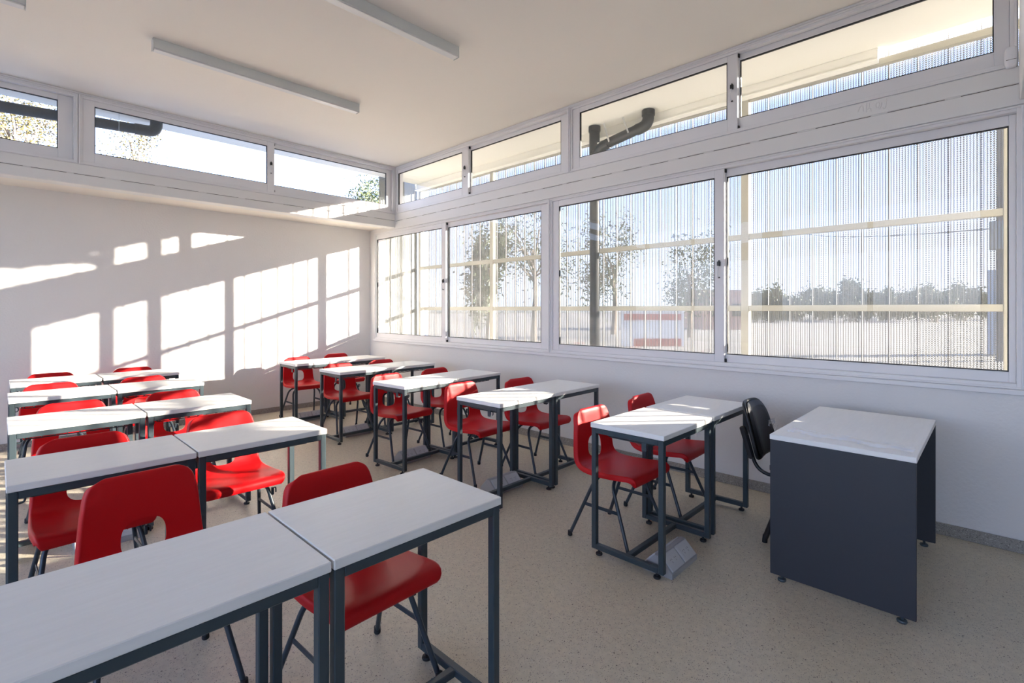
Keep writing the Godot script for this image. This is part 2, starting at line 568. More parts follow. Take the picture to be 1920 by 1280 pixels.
func shell_mesh() -> Mesh:
	prof = [[0.231, 0.390, 0.200], [0.240, 0.402, 0.206], [0.242, 0.419, 0.211], [0.234, 0.434, 0.215], [0.210, 0.441, 0.218], [0.15, 0.436, 0.221], [0.05, 0.427, 0.221], [-0.05, 0.424, 0.217], [-0.115, 0.430, 0.212], [-0.150, 0.446, 0.208], [-0.169, 0.475, 0.205], [-0.176, 0.52, 0.201], [-0.180, 0.58, 0.196], [-0.184, 0.65, 0.189], [-0.187, 0.70, 0.181], [-0.189, 0.728, 0.172], [-0.192, 0.748, 0.158], [-0.198, 0.761, 0.138], [-0.207, 0.766, 0.120], [-0.218, 0.761, 0.108]]
	prof_len = [0.0]
	for i in prof.size() - 1:
		prof_len.append(prof_len[i] + Vector2(prof[i + 1][0] - prof[i][0], prof[i + 1][1] - prof[i][1]).length())
	var t_of := func(y: float) -> float:
		for i in range(8, prof.size() - 1):
			if prof[i + 1][1] >= y:
				return lerpf(prof_len[i], prof_len[i + 1], (y - prof[i][1]) / (prof[i + 1][1] - prof[i][1])) / prof_len[-1]
		return 1.0
	var ta: float = t_of.call(0.442)
	var tb: float = t_of.call(0.625)
	var th: float = t_of.call(0.523)
	var hh: float = (t_of.call(0.590) - t_of.call(0.457)) / 2.0
	var sh := 0.50
	var hw := 0.325
	var idx := {}
	var verts: Array[Vector3] = []
	var norms: Array[Vector3] = []
	var tris: Array = []
	var at := func(s: float, t: float) -> int:
		var key := Vector2i(roundi(s * 20000), roundi(t * 20000))
		if not idx.has(key):
			idx[key] = verts.size()
			verts.append(shell_at(s, t))
			var e := 0.004
			var ds := shell_at(minf(s + e, 1.0), t) - shell_at(maxf(s - e, -1.0), t)
			var dt := shell_at(s, minf(t + e, 1.0)) - shell_at(s, maxf(t - e, 0.0))
			norms.append(ds.cross(dt).normalized())
		return idx[key]
	var cols: Array = [-1.0, -0.975, -0.95, -0.925, -0.9, -0.875, -0.84, -0.76, -0.64]
	for i in 13:
		cols.append(lerpf(-sh, sh, i / 12.0))
	for v: float in [0.64, 0.76, 0.84, 0.875, 0.9, 0.925, 0.95, 0.975, 1.0]:
		cols.append(v)
	var rows: Array = []
	for i in 26:
		rows.append(lerpf(0.0, ta, i / 25.0))
	for i in range(1, 13):
		rows.append(lerpf(ta, tb, i / 12.0))
	for i in range(1, 19):
		rows.append(lerpf(tb, 1.0, i / 18.0))
	for j in rows.size() - 1:
		for i in cols.size() - 1:
			if cols[i] > -sh - 1e-6 and cols[i + 1] < sh + 1e-6 and rows[j] > ta - 1e-6 and rows[j + 1] < tb + 1e-6:
				continue
			var q := [at.call(cols[i], rows[j]), at.call(cols[i + 1], rows[j]), at.call(cols[i + 1], rows[j + 1]), at.call(cols[i], rows[j + 1])]
			tris.append([q[0], q[1], q[2]])
			tris.append([q[0], q[2], q[3]])
	# round the hand hole
	var rim: Array = []
	for i in 12:
		rim.append(Vector2(lerpf(-sh, sh, i / 12.0), ta))
	for i in 12:
		rim.append(Vector2(sh, lerpf(ta, tb, i / 12.0)))
	for i in 12:
		rim.append(Vector2(lerpf(sh, -sh, i / 12.0), tb))
	for i in 12:
		rim.append(Vector2(-sh, lerpf(tb, ta, i / 12.0)))
	var inner: Array = []
	for p: Vector2 in rim:
		var a := atan2((p.y - th) / hh, p.x / hw)
		var q := pow(pow(absf(cos(a)), 2.8) + pow(absf(sin(a)), 2.8), -1.0 / 2.8)
		inner.append(Vector2(hw * cos(a) * q, th + hh * sin(a) * q))
	for i in 48:
		for k in 6:
			var a0: Vector2 = rim[i].lerp(inner[i], k / 6.0)
			var a1: Vector2 = rim[(i + 1) % 48].lerp(inner[(i + 1) % 48], k / 6.0)
			var b0: Vector2 = rim[i].lerp(inner[i], (k + 1) / 6.0)
			var b1: Vector2 = rim[(i + 1) % 48].lerp(inner[(i + 1) % 48], (k + 1) / 6.0)
			var q := [at.call(a0.x, a0.y), at.call(a1.x, a1.y), at.call(b1.x, b1.y), at.call(b0.x, b0.y)]
			tris.append([q[0], q[1], q[2]])
			tris.append([q[0], q[2], q[3]])
	var st := mb()
	var th2 := 0.0042
	var edge := {}
	for t: Array in tris:
		var n0 := norms[t[0]]
		var n1 := norms[t[1]]
		var n2 := norms[t[2]]
		tri(st, verts[t[0]], verts[t[1]], verts[t[2]], n0, n1, n2)
		tri(st, verts[t[0]] - n0 * th2, verts[t[1]] - n1 * th2, verts[t[2]] - n2 * th2, -n0, -n1, -n2)
		for e: Array in [[t[0], t[1]], [t[1], t[2]], [t[2], t[0]]]:
			var key := Vector2i(mini(e[0], e[1]), maxi(e[0], e[1]))
			edge[key] = edge.get(key, 0) + 1
	for key: Vector2i in edge:
		if edge[key] == 1:
			var a := verts[key.x]
			var b := verts[key.y]
			var a2 := a - norms[key.x] * th2
			var b2 := b - norms[key.y] * th2
			var n := (b - a).cross(norms[key.x]).normalized()
			quad(st, a, b, b2, a2, n)
	return st.commit()

func make_chair() -> Node3D:
	var t := thing("red_chair", "", "chair")
	put("seat_shell", shell_mesh(), M.red_plastic, t)
	var st: SurfaceTool
	for s: float in [1.0, -1.0]:
		# one bent tube goes down on both sides
		var zt := 0.052 * s
		st = mb()
		tube(st, rounded([Vector3(-0.222, 0.012, 0.206 * s), Vector3(-0.163, 0.384, zt), Vector3(0.163, 0.384, zt), Vector3(0.222, 0.012, 0.206 * s)], 0.085, 8), 0.0105, 10)
		obj("leg_frame", st, M.steel_chair, t)
	var tip := mb()
	lathe(tip, [[0.0, 0.0], [0.012, 0.0], [0.0145, 0.004], [0.0135, 0.030], [0.0, 0.031]], Vector3.ZERO, 12)
	var tip_mesh := tip.commit()
	for sx: float in [-1.0, 1.0]:
		st = mb()
		bar(st, Vector3(sx * 0.187, 0.212, 0.122), Vector3(sx * 0.187, 0.212, -0.122), 0.006, 0.020)
		obj("side_stretcher", st, M.steel_chair, t)
		for sz: float in [-1.0, 1.0]:
			put("rubber_foot", tip_mesh, M.rubber_black, t, Transform3D(Basis(), Vector3(sx * 0.222, 0, sz * 0.206)))
	st = mb()
	bar(st, Vector3(-0.12, 0.403, 0.06), Vector3(-0.12, 0.403, -0.06), 0.03, 0.030)
	bar(st, Vector3(0.12, 0.403, 0.06), Vector3(0.12, 0.403, -0.06), 0.03, 0.030)
	bar(st, Vector3(-0.10, 0.412, 0.0), Vector3(0.10, 0.412, 0.0), 0.08, 0.008)
	obj("seat_bracket", st, M.steel_chair, t)
	st = mb()
	bx(st, Vector3(0.186, 0.29, 0.082), Vector3(0.199, 0.335, 0.10), 0.003)
	tube(st, rounded([Vector3(0.197, 0.33, 0.091), Vector3(0.212, 0.33, 0.091), Vector3(0.212, 0.30, 0.091)], 0.008, 3), 0.004, 6)
	obj("linking_hook", st, M.steel_chair, t)
	return t

func socket_box(label: String, at: Vector3, turn: float) -> void:
	var t := thing("floor_socket_box", label, "power outlet", at, turn, "floor socket boxes under the desk pairs")
	var st := mb()
	extrude(st, [Vector2(0.085, 0.0), Vector2(0.085, 0.026), Vector2(0.012, 0.098), Vector2(-0.012, 0.098), Vector2(-0.085, 0.026), Vector2(-0.085, 0.0)], -0.15, 0.15)
	obj("housing", st, M.socket_alu, t)
	for k in 2:
		for sg: float in [1.0, -1.0]:
			var n := Vector3(0, 0.712, 0.702 * sg).normalized()
			var c := Vector3(-0.072 + 0.144 * k, 0.0635, 0.0495 * sg)
			var x := Vector3.RIGHT
			var y := n.cross(x)
			var tr := Transform3D(Basis(x, y, n), c)
			st = mb()
			bx(st, Vector3(-0.066, -0.045, -0.002), Vector3(0.066, 0.045, 0.006), 0.002, tr)
			bx(st, Vector3(-0.042, -0.026, 0.006), Vector3(0.042, 0.026, 0.0075), 0.0005, tr)
			var plate := obj("socket_plate", st, M.socket_plate, t)
			st = mb()
			for sx: float in [-0.021, 0.021]:
				bx(st, Vector3(sx - 0.001, -0.012, 0.007), Vector3(sx + 0.001, -0.004, 0.0079), 0.0, tr)
				for q: float in [-1.0, 1.0]:
					bx(st, Vector3(-0.001, -0.004, 0.0), Vector3(0.001, 0.004, 0.0009), 0.0, tr * Transform3D(Basis(Vector3(0, 0, 1), 0.5 * q), Vector3(sx + 0.007 * q, 0.006, 0.007)))
			obj("socket_slots", st, M.rubber_black, plate)

# ------------------------------------------------------------------ plants and far things
func tree(called: String, label: String, foot: Vector3, height: float, crown: Array, n: int, size: float, leaf: Material, s: int, group: String) -> void:
	# crown: [centre height share, radius across, radius up]
	var r := RandomNumberGenerator.new()
	r.seed = s
	var t := thing(called, label, "tree", foot, 0.0, group)
	var st := mb()
	var cy: float = height * crown[0]
	tube(st, [Vector3.ZERO, Vector3(0.1, cy * 0.5, 0.05), Vector3(0, cy, 0)], 0.02 * height, 8, false, 0.008 * height)
	var tips: Array = []
	for i in 14:
		var a := r.randf() * TAU
		var e := Vector3(cos(a) * crown[1] * r.randf_range(0.3, 0.95), cy + crown[2] * r.randf_range(-0.7, 0.9), sin(a) * crown[1] * r.randf_range(0.3, 0.95))
		var b := Vector3(0.05, cy * r.randf_range(0.55, 1.0), 0.03)
		tube(st, [b, b.lerp(e, 0.5) + Vector3(0, 0.05 * height, 0), e], 0.006 * height, 5, false, 0.0015 * height)
		tips.append(e)
	obj("trunk", st, M.bark, t)
	st = mb()
	for i in n:
		var c: Vector3 = tips[r.randi_range(0, tips.size() - 1)]
		var g := Vector3(r.randfn(0, 0.24) * crown[1], r.randfn(0, 0.24) * crown[2], r.randfn(0, 0.24) * crown[1])
		var p := c + g
		var bas := Basis.from_euler(Vector3(r.randf() * TAU, r.randf() * TAU, r.randf() * TAU))
		var u := bas.x * size * r.randf_range(0.6, 1.3)
		var v := bas.y * size * r.randf_range(0.25, 0.5)
		tri(st, p - u, p + v, p + u, bas.z, bas.z, bas.z)
		tri(st, p - u, p + u, p - v, bas.z, bas.z, bas.z)
	obj("foliage", st, leaf, t)

# ------------------------------------------------------------------ the scene
func _ready() -> void:
	rng.seed = 7
	var cam := Camera3D.new()
	cam.name = "camera"
	cam.projection = Camera3D.PROJECTION_FRUSTUM
	cam.near = 0.05
	cam.far = 400.0
	cam.size = 2.0 * cam.near * 640.0 / FOCAL
	cam.frustum_offset = Vector2(0, cam.near * (HORIZON - 640.0) / FOCAL)
	cam.position = Vector3(0, EYE, 0)
	cam.rotation_degrees = Vector3(0, -46.0, 0)
	add_child(cam)
	cam.current = true

	var env := Environment.new()
	env.background_mode = Environment.BG_SKY
	var sky := Sky.new()
	var sm := ProceduralSkyMaterial.new()
	sm.sky_top_color = Color(0.50, 0.66, 0.93)
	sm.sky_horizon_color = Color(0.875, 0.925, 1.0)
	sm.sky_curve = 0.18
	sm.ground_bottom_color = Color(0.55, 0.53, 0.50)
	sm.ground_horizon_color = Color(0.72, 0.72, 0.70)
	sm.sky_energy_multiplier = 2.0
	sm.ground_energy_multiplier = 1.0
	sky.sky_material = sm
	env.sky = sky
	env.tonemap_mode = Environment.TONE_MAPPER_LINEAR
	env.tonemap_exposure = 1.12
	env.sdfgi_enabled = true
	env.ssao_enabled = true
	env.ssil_enabled = true
	var we := WorldEnvironment.new()
	we.name = "world"
	we.environment = env
	add_child(we)

	var sun := DirectionalLight3D.new()
	sun.name = "sun"
	sun.light_color = Color(1.0, 0.955, 0.885)
	sun.light_energy = 29.0
	sun.light_angular_distance = 0.53
	sun.shadow_enabled = true
	sun.sky_mode = DirectionalLight3D.SKY_MODE_LIGHT_ONLY
	add_child(sun)
	sun.look_at_from_position(Vector3.ZERO, Vector3(-1.0, -0.322, -0.90))

	materials()
	build_shell()
	build_windows()
	build_outside()
	build_furniture()
	build_details()

func build_shell() -> void:
	var st := mb()
	bx(st, Vector3(LEFT_X - 0.2, -0.15, BACK_Z - 0.15), Vector3(WALL_X + 0.19, 0.0, REAR_Z + 0.2))
	struct("floor", st, M.terrazzo_floor, "beige speckled terrazzo floor of the classroom", "floor")
	st = mb()
	bx(st, Vector3(LEFT_X - 0.2, CEILING, BEAM_Z - 0.10), Vector3(WALL_X + 0.10, CEILING + 0.07, REAR_Z + 0.2))
	struct("ceiling", st, M.ceiling_paint, "plain cream painted ceiling", "ceiling")
	st = mb()
	bx(st, Vector3(WALL_X, 0, BACK_Z), Vector3(WALL_X + 0.185, 0.905, REAR_Z))
	bx(st, Vector3(WALL_X, 0.905, BACK_Z), Vector3(WALL_X + 0.185, 2.635, z_at(702.6, WALL_X)))
	bx(st, Vector3(WALL_X, 2.575, z_at(702.6, WALL_X)), Vector3(WALL_X + 0.185, 2.635, BEAM_Z))
	bx(st, Vector3(WALL_X, 0.905, 0.14), Vector3(WALL_X + 0.185, CEILING + 0.07, REAR_Z))
	struct("wall_right", st, M.wall_paint, "off-white wall below the large windows", "wall")
	st = mb()
	bx(st, Vector3(LEFT_X - 0.2, 0, BACK_Z - 0.15), Vector3(WALL_X + 0.185, 2.635, BACK_Z))
	struct("wall_back", st, M.wall_paint, "off-white back wall with slanting patches of sunlight", "wall")
	st = mb()
	bx(st, Vector3(LEFT_X - 0.2, 2.635, BACK_Z - 0.15), Vector3(WALL_X + 0.185, 2.78, BEAM_Z - 0.155))
	struct("trim_1", st, M.ceiling_paint, "cream soffit ledge between the back wall and the beam", "soffit")
	# wall to the left of the frame, with windows that light the room
	st = mb()
	bx(st, Vector3(LEFT_X - 0.2, 0, BACK_Z), Vector3(LEFT_X, 0.55, REAR_Z))
	bx(st, Vector3(LEFT_X - 0.2, 2.6, BACK_Z), Vector3(LEFT_X, 2.8, REAR_Z))
	bx(st, Vector3(LEFT_X - 0.2, CEILING - 0.02, BACK_Z), Vector3(LEFT_X, CEILING + 0.07, REAR_Z))
	for k in 4:
		bx(st, Vector3(LEFT_X - 0.2, 0.55, LEFT_BAYS[k] - 0.1), Vector3(LEFT_X, CEILING + 0.07, LEFT_BAYS[k] + 0.1))
	struct("wall_left", st, M.wall_paint, "off-white wall opposite the screened windows", "wall")
	st = mb()
	bx(st, Vector3(LEFT_X - 0.2, 0, REAR_Z), Vector3(WALL_X + 0.185, CEILING + 0.07, REAR_Z + 0.2))
	struct("wall_front", st, M.wall_paint, "off-white wall behind the teacher's side of the room", "wall")
	# terrazzo skirting
	st = mb()
	bx(st, Vector3(WALL_X - 0.012, 0, BACK_Z + 0.012), Vector3(WALL_X, 0.074, REAR_Z), 0.003)
	struct("baseboard_right", st, M.terrazzo_skirting, "grey terrazzo skirting along the window wall", "baseboard")
	st = mb()
	bx(st, Vector3(LEFT_X, 0, BACK_Z), Vector3(WALL_X, 0.066, BACK_Z + 0.012), 0.003)
	struct("baseboard_back", st, M.terrazzo_skirting, "grey terrazzo skirting along the back wall", "baseboard")
	# painted steel beams
	beam("trim_2", "white steel beam with dashed weld line between the upper and lower side windows", 6.63, 2.575, 2.80, Transform3D(Basis(Vector3(0, 0, 1), Vector3(0, 1, 0), Vector3(-1, 0, 0)), Vector3(WALL_X - 0.01, 0, BEAM_Z)), 2.696, 21)
	beam("trim_3", "white steel beam with dashed weld line under the back clerestory", WALL_X - 0.01 - LEFT_X, 2.602, 2.80, Transform3D(Basis(), Vector3(LEFT_X, 0, BEAM_Z)), 2.702, 22)
	st = mb()
	bx(st, Vector3(LEFT_X, 2.60, 0.112), Vector3(WALL_X - 0.012, CEILING, 0.30), 0.004)
	struct("trim_4", st, M.beam_paint, "deep white cross beam meeting the window wall beside the motion sensor", "beam")
	st = mb()
	bx(st, Vector3(WALL_X - 0.022, 0.905, z_at(702.6, WALL_X) - 0.012), Vector3(WALL_X + 0.02, 0.936, 0.16), 0.004)
	struct("trim_5", st, M.window_white, "white sill strip under the large windows", "window sill")
	st = mb()
	for a: Array in [[0.0, 0.17]]:
		bx(st, Vector3(WALL_X - 0.005, CEILING - 0.018, BEAM_Z + 0.005), Vector3(WALL_X + 0.01, CEILING, 0.112), 0.003)
	struct("trim_6", st, M.window_white, "thin white edge strip between ceiling and side clerestory", "trim")
	st = mb()
	bx(st, Vector3(WALL_X - 0.012, 2.60, BEAM_Z - 0.155), Vector3(WALL_X + 0.10, CEILING, BEAM_Z + 0.006), 0.002)
	struct("trim_8", st, M.window_white, "white corner post where the two clerestories meet", "post")
	st = mb()
	bx(st, Vector3(LEFT_X, CEILING - 0.018, BEAM_Z - 0.01), Vector3(WALL_X - 0.006, CEILING, BEAM_Z + 0.005), 0.003)
	struct("trim_7", st, M.window_white, "thin white edge strip between ceiling and back clerestory", "trim")

func build_windows() -> void:
	var za := z_at(702.8, WALL_X)
	var zb := z_at(1031.0, WALL_X)
	win_right("window_1", "large sliding window nearest the back wall, seen over the rear desks", za, zb, 0.935, 2.575, [708.7, 830.2, 841.7, 1016.2], 1.032, 2.478)
	win_right("window_2", "large sliding window beside the teacher's desk, with room reflections", zb, 0.135, 0.935, 2.575, [1050.0, 1341.5, 1363.5, 1891.5], 1.032, 2.478)
	var zc := z_at(1068.0, WALL_X)
	win_right("window_3", "low clerestory window over the large window nearest the back wall", BEAM_Z + 0.006, zc, 2.80, CEILING - 0.018, [748.8, 868.5, 884.0, 1053.4], 2.932, 3.392)
	win_right("window_4", "low clerestory window showing the black drain elbows outside", zc, 0.108, 2.80, CEILING - 0.018, [1089.0, 1365.3, 1388.3, 1863.4], 2.932, 3.392)
	# clerestory over the back wall
	var x0 := x_at(146.5, BEAM_Z)
	var xs := [x_at(176.9, BEAM_Z - 0.03), x_at(500.0, BEAM_Z - 0.03), x_at(512.7, BEAM_Z - 0.06), x_at(723.5, BEAM_Z - 0.06)]
	sliding_window("window_5", "clerestory window over the back wall, ending at the corner", Vector3(x0, 2.80, BEAM_Z), Basis(), WALL_X - 0.012 - x0, CEILING - 0.018 - 2.80, xs[0] - x0, xs[1] - x0, xs[2] - x0, xs[3] - x0, 0.128, 0.588)
	var w0 := x0 - LEFT_X
	sliding_window("window_6", "clerestory window over the back wall crossed by a dark pipe outside", Vector3(LEFT_X, 2.80, BEAM_Z), Basis(), w0, CEILING - 0.018 - 2.80, 0.12, 1.86, 1.94, x_at(108.1, BEAM_Z - 0.06) - LEFT_X, 0.128, 0.588)
	# windows of the wall to the left
	for k in 3:
		var place: String = ["towards the back of the room", "in the middle of the wall", "towards the front of the room"][k]
		var w: float = LEFT_BAYS[k + 1] - LEFT_BAYS[k] - 0.2
		var fc := Basis(Vector3(0, 0, -1), Vector3(0, 1, 0), Vector3(1, 0, 0))
		sliding_window("window_%d" % (7 + 2 * k), "large window in the opposite wall, " + place, Vector3(LEFT_X, 0.55, LEFT_BAYS[k + 1] - 0.1), fc, w, 2.05, 0.09, w / 2 - 0.04, w / 2 + 0.04, w - 0.09, 0.09, 1.96)
		sliding_window("window_%d" % (8 + 2 * k), "clerestory window in the opposite wall, " + place, Vector3(LEFT_X, 2.8, LEFT_BAYS[k + 1] - 0.1), fc, w, CEILING - 0.02 - 2.8, 0.09, w / 2 - 0.04, w / 2 + 0.04, w - 0.09, 0.09, CEILING - 2.92)

func build_outside() -> void:
	var st := mb()
	bx(st, Vector3(-150, -0.5, -150), Vector3(200, -0.16, 150))
	struct("ground", st, M.asphalt, "pale asphalt yard outside the windows", "ground")
	st = mb()
	bx(st, Vector3(-4.2, CEILING + 0.07, BACK_Z - 0.15), Vector3(5.11, CEILING + 0.30, 4.5), 0.01)
	struct("roof_overhang", st, M.soffit_paint, "cream underside of the roof overhang seen through the clerestory", "roof")
	# fascia channel hung under the edge, broken off near the cross beam
	st = mb()
	bx(st, Vector3(5.055, 3.465, BACK_Z - 0.15), Vector3(5.11, CEILING + 0.07, -0.68), 0.003)
	bx(st, Vector3(5.02, 3.45, BACK_Z - 0.15), Vector3(5.11, 3.465, -0.68), 0.002)
	tag(obj("fascia_channel", st, M.soffit_paint, self), "cream steel channel under the edge of the roof overhang", "fascia")
	# perforated screen in front of the windows
	var sc := thing("perforated_screen", "cream framed screen of perforated ribbed steel panels standing outside the windows", "screen", Vector3(5.16, -0.16, 0))
	var posts := [-7.19, -5.38, -3.57, -1.757, 0.095, 1.867, 3.68]
	st = mb()
	bx(st, Vector3(-0.04, 0, -0.036), Vector3(0.04, 3.68, 0.036), 0.004)
	var post_mesh := st.commit()
	for z: float in posts:
		put("post", post_mesh, M.screen_steel, sc, Transform3D(Basis(), Vector3(0, 0, z)))
	for y: float in [0.71, 1.41, 2.115, 2.80, 3.47]:
		for i in 6:
			st = mb()
			bx(st, Vector3(-0.035, y + 0.16 - 0.027, posts[i] + 0.037), Vector3(0.02, y + 0.16 + 0.027, posts[i + 1] - 0.037), 0.003)
			obj("rail", st, M.screen_steel, sc)
	# one ribbed panel with a turned edge, used for all
	var pitch := 0.1885
	var panel := perforated_panel(pitch, 3.63)
	st = mb()
	bx(st, Vector3(0.0, 0.0, -0.0022), Vector3(-0.020, 3.63, 0.0022))
	var flange := st.commit()
	for n in 57:
		var z := -0.058 + 0.1885 + pitch * 19 - pitch * n
		if n == 48:
			continue            # a panel is missing here beside the second post
		var p := put("ribbed_panel", panel, M.perforated_sheet, sc, Transform3D(Basis(), Vector3(0.055, 0.12, z)))
		put("turned_edge", flange, M.seam_steel, p, Transform3D(Basis(), Vector3(0.0, 0.0, -pitch)))
	# return at the far end
	for n in 4:
		put("end_panel", panel, M.end_sheet, sc, Transform3D(Basis(Vector3.UP, PI / 2), Vector3(-0.06 - pitch * n, 0.12, -7.23)))
	# rain pipe with a branch under the overhang
	var dp := thing("drain_pipe", "black plastic drain pipe with elbows hung under the roof overhang", "pipe", Vector3(4.91, -0.16, -3.385))
	st = mb()
	tube(st, [Vector3.ZERO, Vector3(0, 3.40, 0)], 0.057, 20)
	obj("pipe", st, M.pipe_black, dp)
	st = mb()
	tube(st, [Vector3(0, 3.40, 0), Vector3(0, 3.66, 0)], 0.062, 20)
	tube(st, [Vector3(0, 3.655, 0), Vector3(0, 3.715, 0)], 0.070, 20)
	tube(st, rounded([Vector3(0, 3.36, 0), Vector3(0, 3.46, 0.10), Vector3(0, 3.475, 0.20)], 0.05), 0.060, 20)
	obj("tee", st, M.pipe_black, dp)
	st = mb()
	tube(st, [Vector3(0, 3.475, 0.16), Vector3(0, 3.545, 0.58)], 0.056, 20)
	obj("branch", st, M.pipe_black, dp)
	st = mb()
	tube(st, rounded([Vector3(0, 3.54, 0.56), Vector3(0, 3.56, 0.70), Vector3(0, 3.70, 0.70)], 0.09, 8), 0.062, 20)
	tube(st, [Vector3(0, 3.66, 0.70), Vector3(0, 3.715, 0.70)], 0.070, 20)
	obj("elbow", st, M.pipe_black, dp)
	for k in 2:
		var zz := 0.24 + 0.25 * k
		st = mb()
		bar(st, Vector3(-0.062, 3.70, zz - 0.07), Vector3(-0.062, 3.47 + 0.04 * k, zz), 0.018, 0.003, 0.0, Vector3.RIGHT)
		obj("hanger_strap", st, M.galvanised, dp)
	st = mb()
	tube(st, [Vector3(0, 3.30, 0), Vector3(0, 3.312, 0)], 0.0595, 20)
	obj("pipe_clamp", st, M.galvanised, dp)
	# pipe beyond the back clerestory
	var bp := thing("horizontal_pipe", "dark horizontal waste pipe with an elbow outside the back clerestory", "pipe", Vector3(0, 0, -6.95))
	st = mb()
	tube(st, [Vector3(-3.2, 3.20, 0), Vector3(1.14, 3.436, 0)], 0.055, 20)
	obj("pipe", st, M.pipe_black, bp)
	st = mb()
	tube(st, rounded([Vector3(1.08, 3.433, 0), Vector3(1.28, 3.444, 0), Vector3(1.28, 3.56, 0)], 0.09, 8), 0.061, 20)
	obj("elbow", st, M.pipe_black, bp)
	st = mb()
	bar(st, Vector3(0.93, 3.56, 0.057), Vector3(0.93, 3.36, 0.057), 0.018, 0.003, 0.0, Vector3.RIGHT)
	obj("hanger_strap", st, M.galvanised, bp)
	# trees
	var g := "trees outside the windows"
	var at := func(px: float, d: float) -> Vector3:
		var p := away(px, HORIZON, d)
		return Vector3(p.x, -0.16, p.z)
	tree("gum_tree", "yellow-green gum tree behind the horizontal pipe", at.call(30, 12.0), 7.6, [0.76, 1.15, 1.5], 6500, 0.042, M.leaf_yellow, 31, g)
	tree("gum_tree", "thin gum tree beside the elbow of the horizontal pipe", at.call(255, 14.0), 7.0, [0.82, 0.75, 1.2], 3600, 0.040, M.leaf_yellow, 32, g)
	tree("gum_tree", "leafy tree top showing at the corner of the back clerestory", at.call(712, 17.0), 6.3, [0.80, 0.9, 1.15], 6500, 0.058, M.leaf_olive, 33, g)
	tree("gum_tree", "tall loose tree beyond the screen, left of the black drain pipe", at.call(1000, 24.0), 8.0, [0.55, 2.6, 2.8], 2600, 0.10, M.leaf_olive, 34, g)
	tree("gum_tree", "tall loose tree beyond the screen, right of the black drain pipe", at.call(1150, 31.0), 8.6, [0.50, 1.7, 2.7], 3600, 0.11, M.leaf_olive, 35, g)
	tree("gum_tree", "wide loose tree beyond the screen, beside the mural wall", at.call(1292, 27.5), 6.6, [0.52, 1.5, 2.0], 3600, 0.11, M.leaf_olive, 36, g)
	tree("gum_tree", "slender dark tree seen through the gap in the perforated screen", at.call(914, 20.0), 6.2, [0.52, 0.8, 2.2], 3200, 0.13, M.leaf_deep, 38, g)
	for k in 9:
		var px := 1432.0 + 54.0 * k
		var hgt := 3.9 + 0.45 * ((k * 5) % 4)
		var beside: String = ["beside the brick house", "second from the brick house", "third from the brick house", "fourth from the brick house", "fifth from the brick house", "fourth from the utility pole", "third from the utility pole", "second from the utility pole", "nearest the utility pole"][k]
		tree("far_tree", "small tree in the distant row across the yard, " + beside, at.call(px, 60.0 + 5.5 * (k % 3)), hgt, [0.46, 1.55, hgt * 0.42], 2600, 0.26, M.leaf_deep if k % 2 else M.leaf_olive, 40 + k, "distant tree row beyond the yard")
	for k in 9:
		var px := 1410.0 + 54.0 * k
		var hgt := 4.6 + 0.5 * ((k * 3) % 4)
		var behind: String = ["beside the brick house", "second from the brick house", "third from the brick house", "fourth from the brick house", "fifth from the brick house", "fourth from the utility pole", "third from the utility pole", "second from the utility pole", "nearest the utility pole"][k]
		tree("far_tree", "larger distant tree standing behind the small tree " + behind, at.call(px, 80.0 + 9.0 * (k % 2)), hgt, [0.46, 1.7, hgt * 0.42], 2400, 0.30, M.leaf_olive if k % 2 else M.leaf_deep, 60 + k, "second tree row beyond the yard")
	# house and mural wall
	var d := 38.0
	var a0: Vector3 = at.call(1318, d)
	var a1: Vector3 = at.call(1398, d)
	var along := (a1 - a0).normalized()
	var house := thing("brick_house", "low reddish brick house at the edge of the yard", "building", a0)
	var tr := Transform3D(Basis(along, Vector3.UP, along.cross(Vector3.UP)), Vector3.ZERO)
	var len := a0.distance_to(a1)
	st = mb()
	bx(st, Vector3(0, 0, -4), Vector3(len, 2.85, 0), 0.0, tr)
	obj("wall", st, M.house_brick, house)
	st = mb()
	bx(st, Vector3(-0.15, 2.85, -4.2), Vector3(len + 0.15, 3.02, 0.2), 0.0, tr)
	obj("roof", st, M.house_brick, house)
	for k in 2:
		st = mb()
		bx(st, Vector3(0.7 + 1.5 * k, 1.0, 0.0), Vector3(1.5 + 1.5 * k, 2.0, 0.03), 0.0, tr)
		obj("window", st, M.dark_opening, house)
	d = 21.0
	a0 = at.call(1166, d)
	a1 = at.call(1282, d)
	along = (a1 - a0).normalized()
	len = a0.distance_to(a1)
	tr = Transform3D(Basis(along, Vector3.UP, along.cross(Vector3.UP)), Vector3.ZERO)
	var mural := thing("mural_wall", "low white yard wall with a painted red band", "wall", a0)
	st = mb()
	bx(st, Vector3(0, 0, -0.2), Vector3(len, 1.5, 0), 0.0, tr)
	obj("wall", st, M.house_white, mural)
	st = mb()
	bx(st, Vector3(0.5, 0.0, 0), Vector3(len - 0.1, 0.32, 0.01), 0.0, tr)
	bx(st, Vector3(0.1, 1.1, 0), Vector3(len - 0.1, 1.36, 0.01), 0.0, tr)
	obj("painted_band", st, M.house_red, mural)
	# power pole at the right end of the view
	var pole := thing("utility_pole", "utility pole with a grey transformer beyond the end of the screen", "pole", at.call(1876, 15.0))
	st = mb()
	tube(st, [Vector3.ZERO, Vector3(0, 8.5, 0)], 0.12, 10, false, 0.09)
	obj("pole", st, M.pole_wood, pole)
	st = mb()
	bx(st, Vector3(-0.30, 3.35, -0.25), Vector3(0.10, 4.2, 0.25), 0.02)
	obj("transformer", st, M.metal_grey, pole)
	var wire := mb()
	var w0: Vector3 = away(1870, 428, 14.5)
	var w1: Vector3 = away(1500, 438, 40.0)
	var pts: Array = []
	for i in 13:
		var t := i / 12.0
		pts.append(w0.lerp(w1, t) - Vector3(0, 0.25 * sin(PI * t), 0))
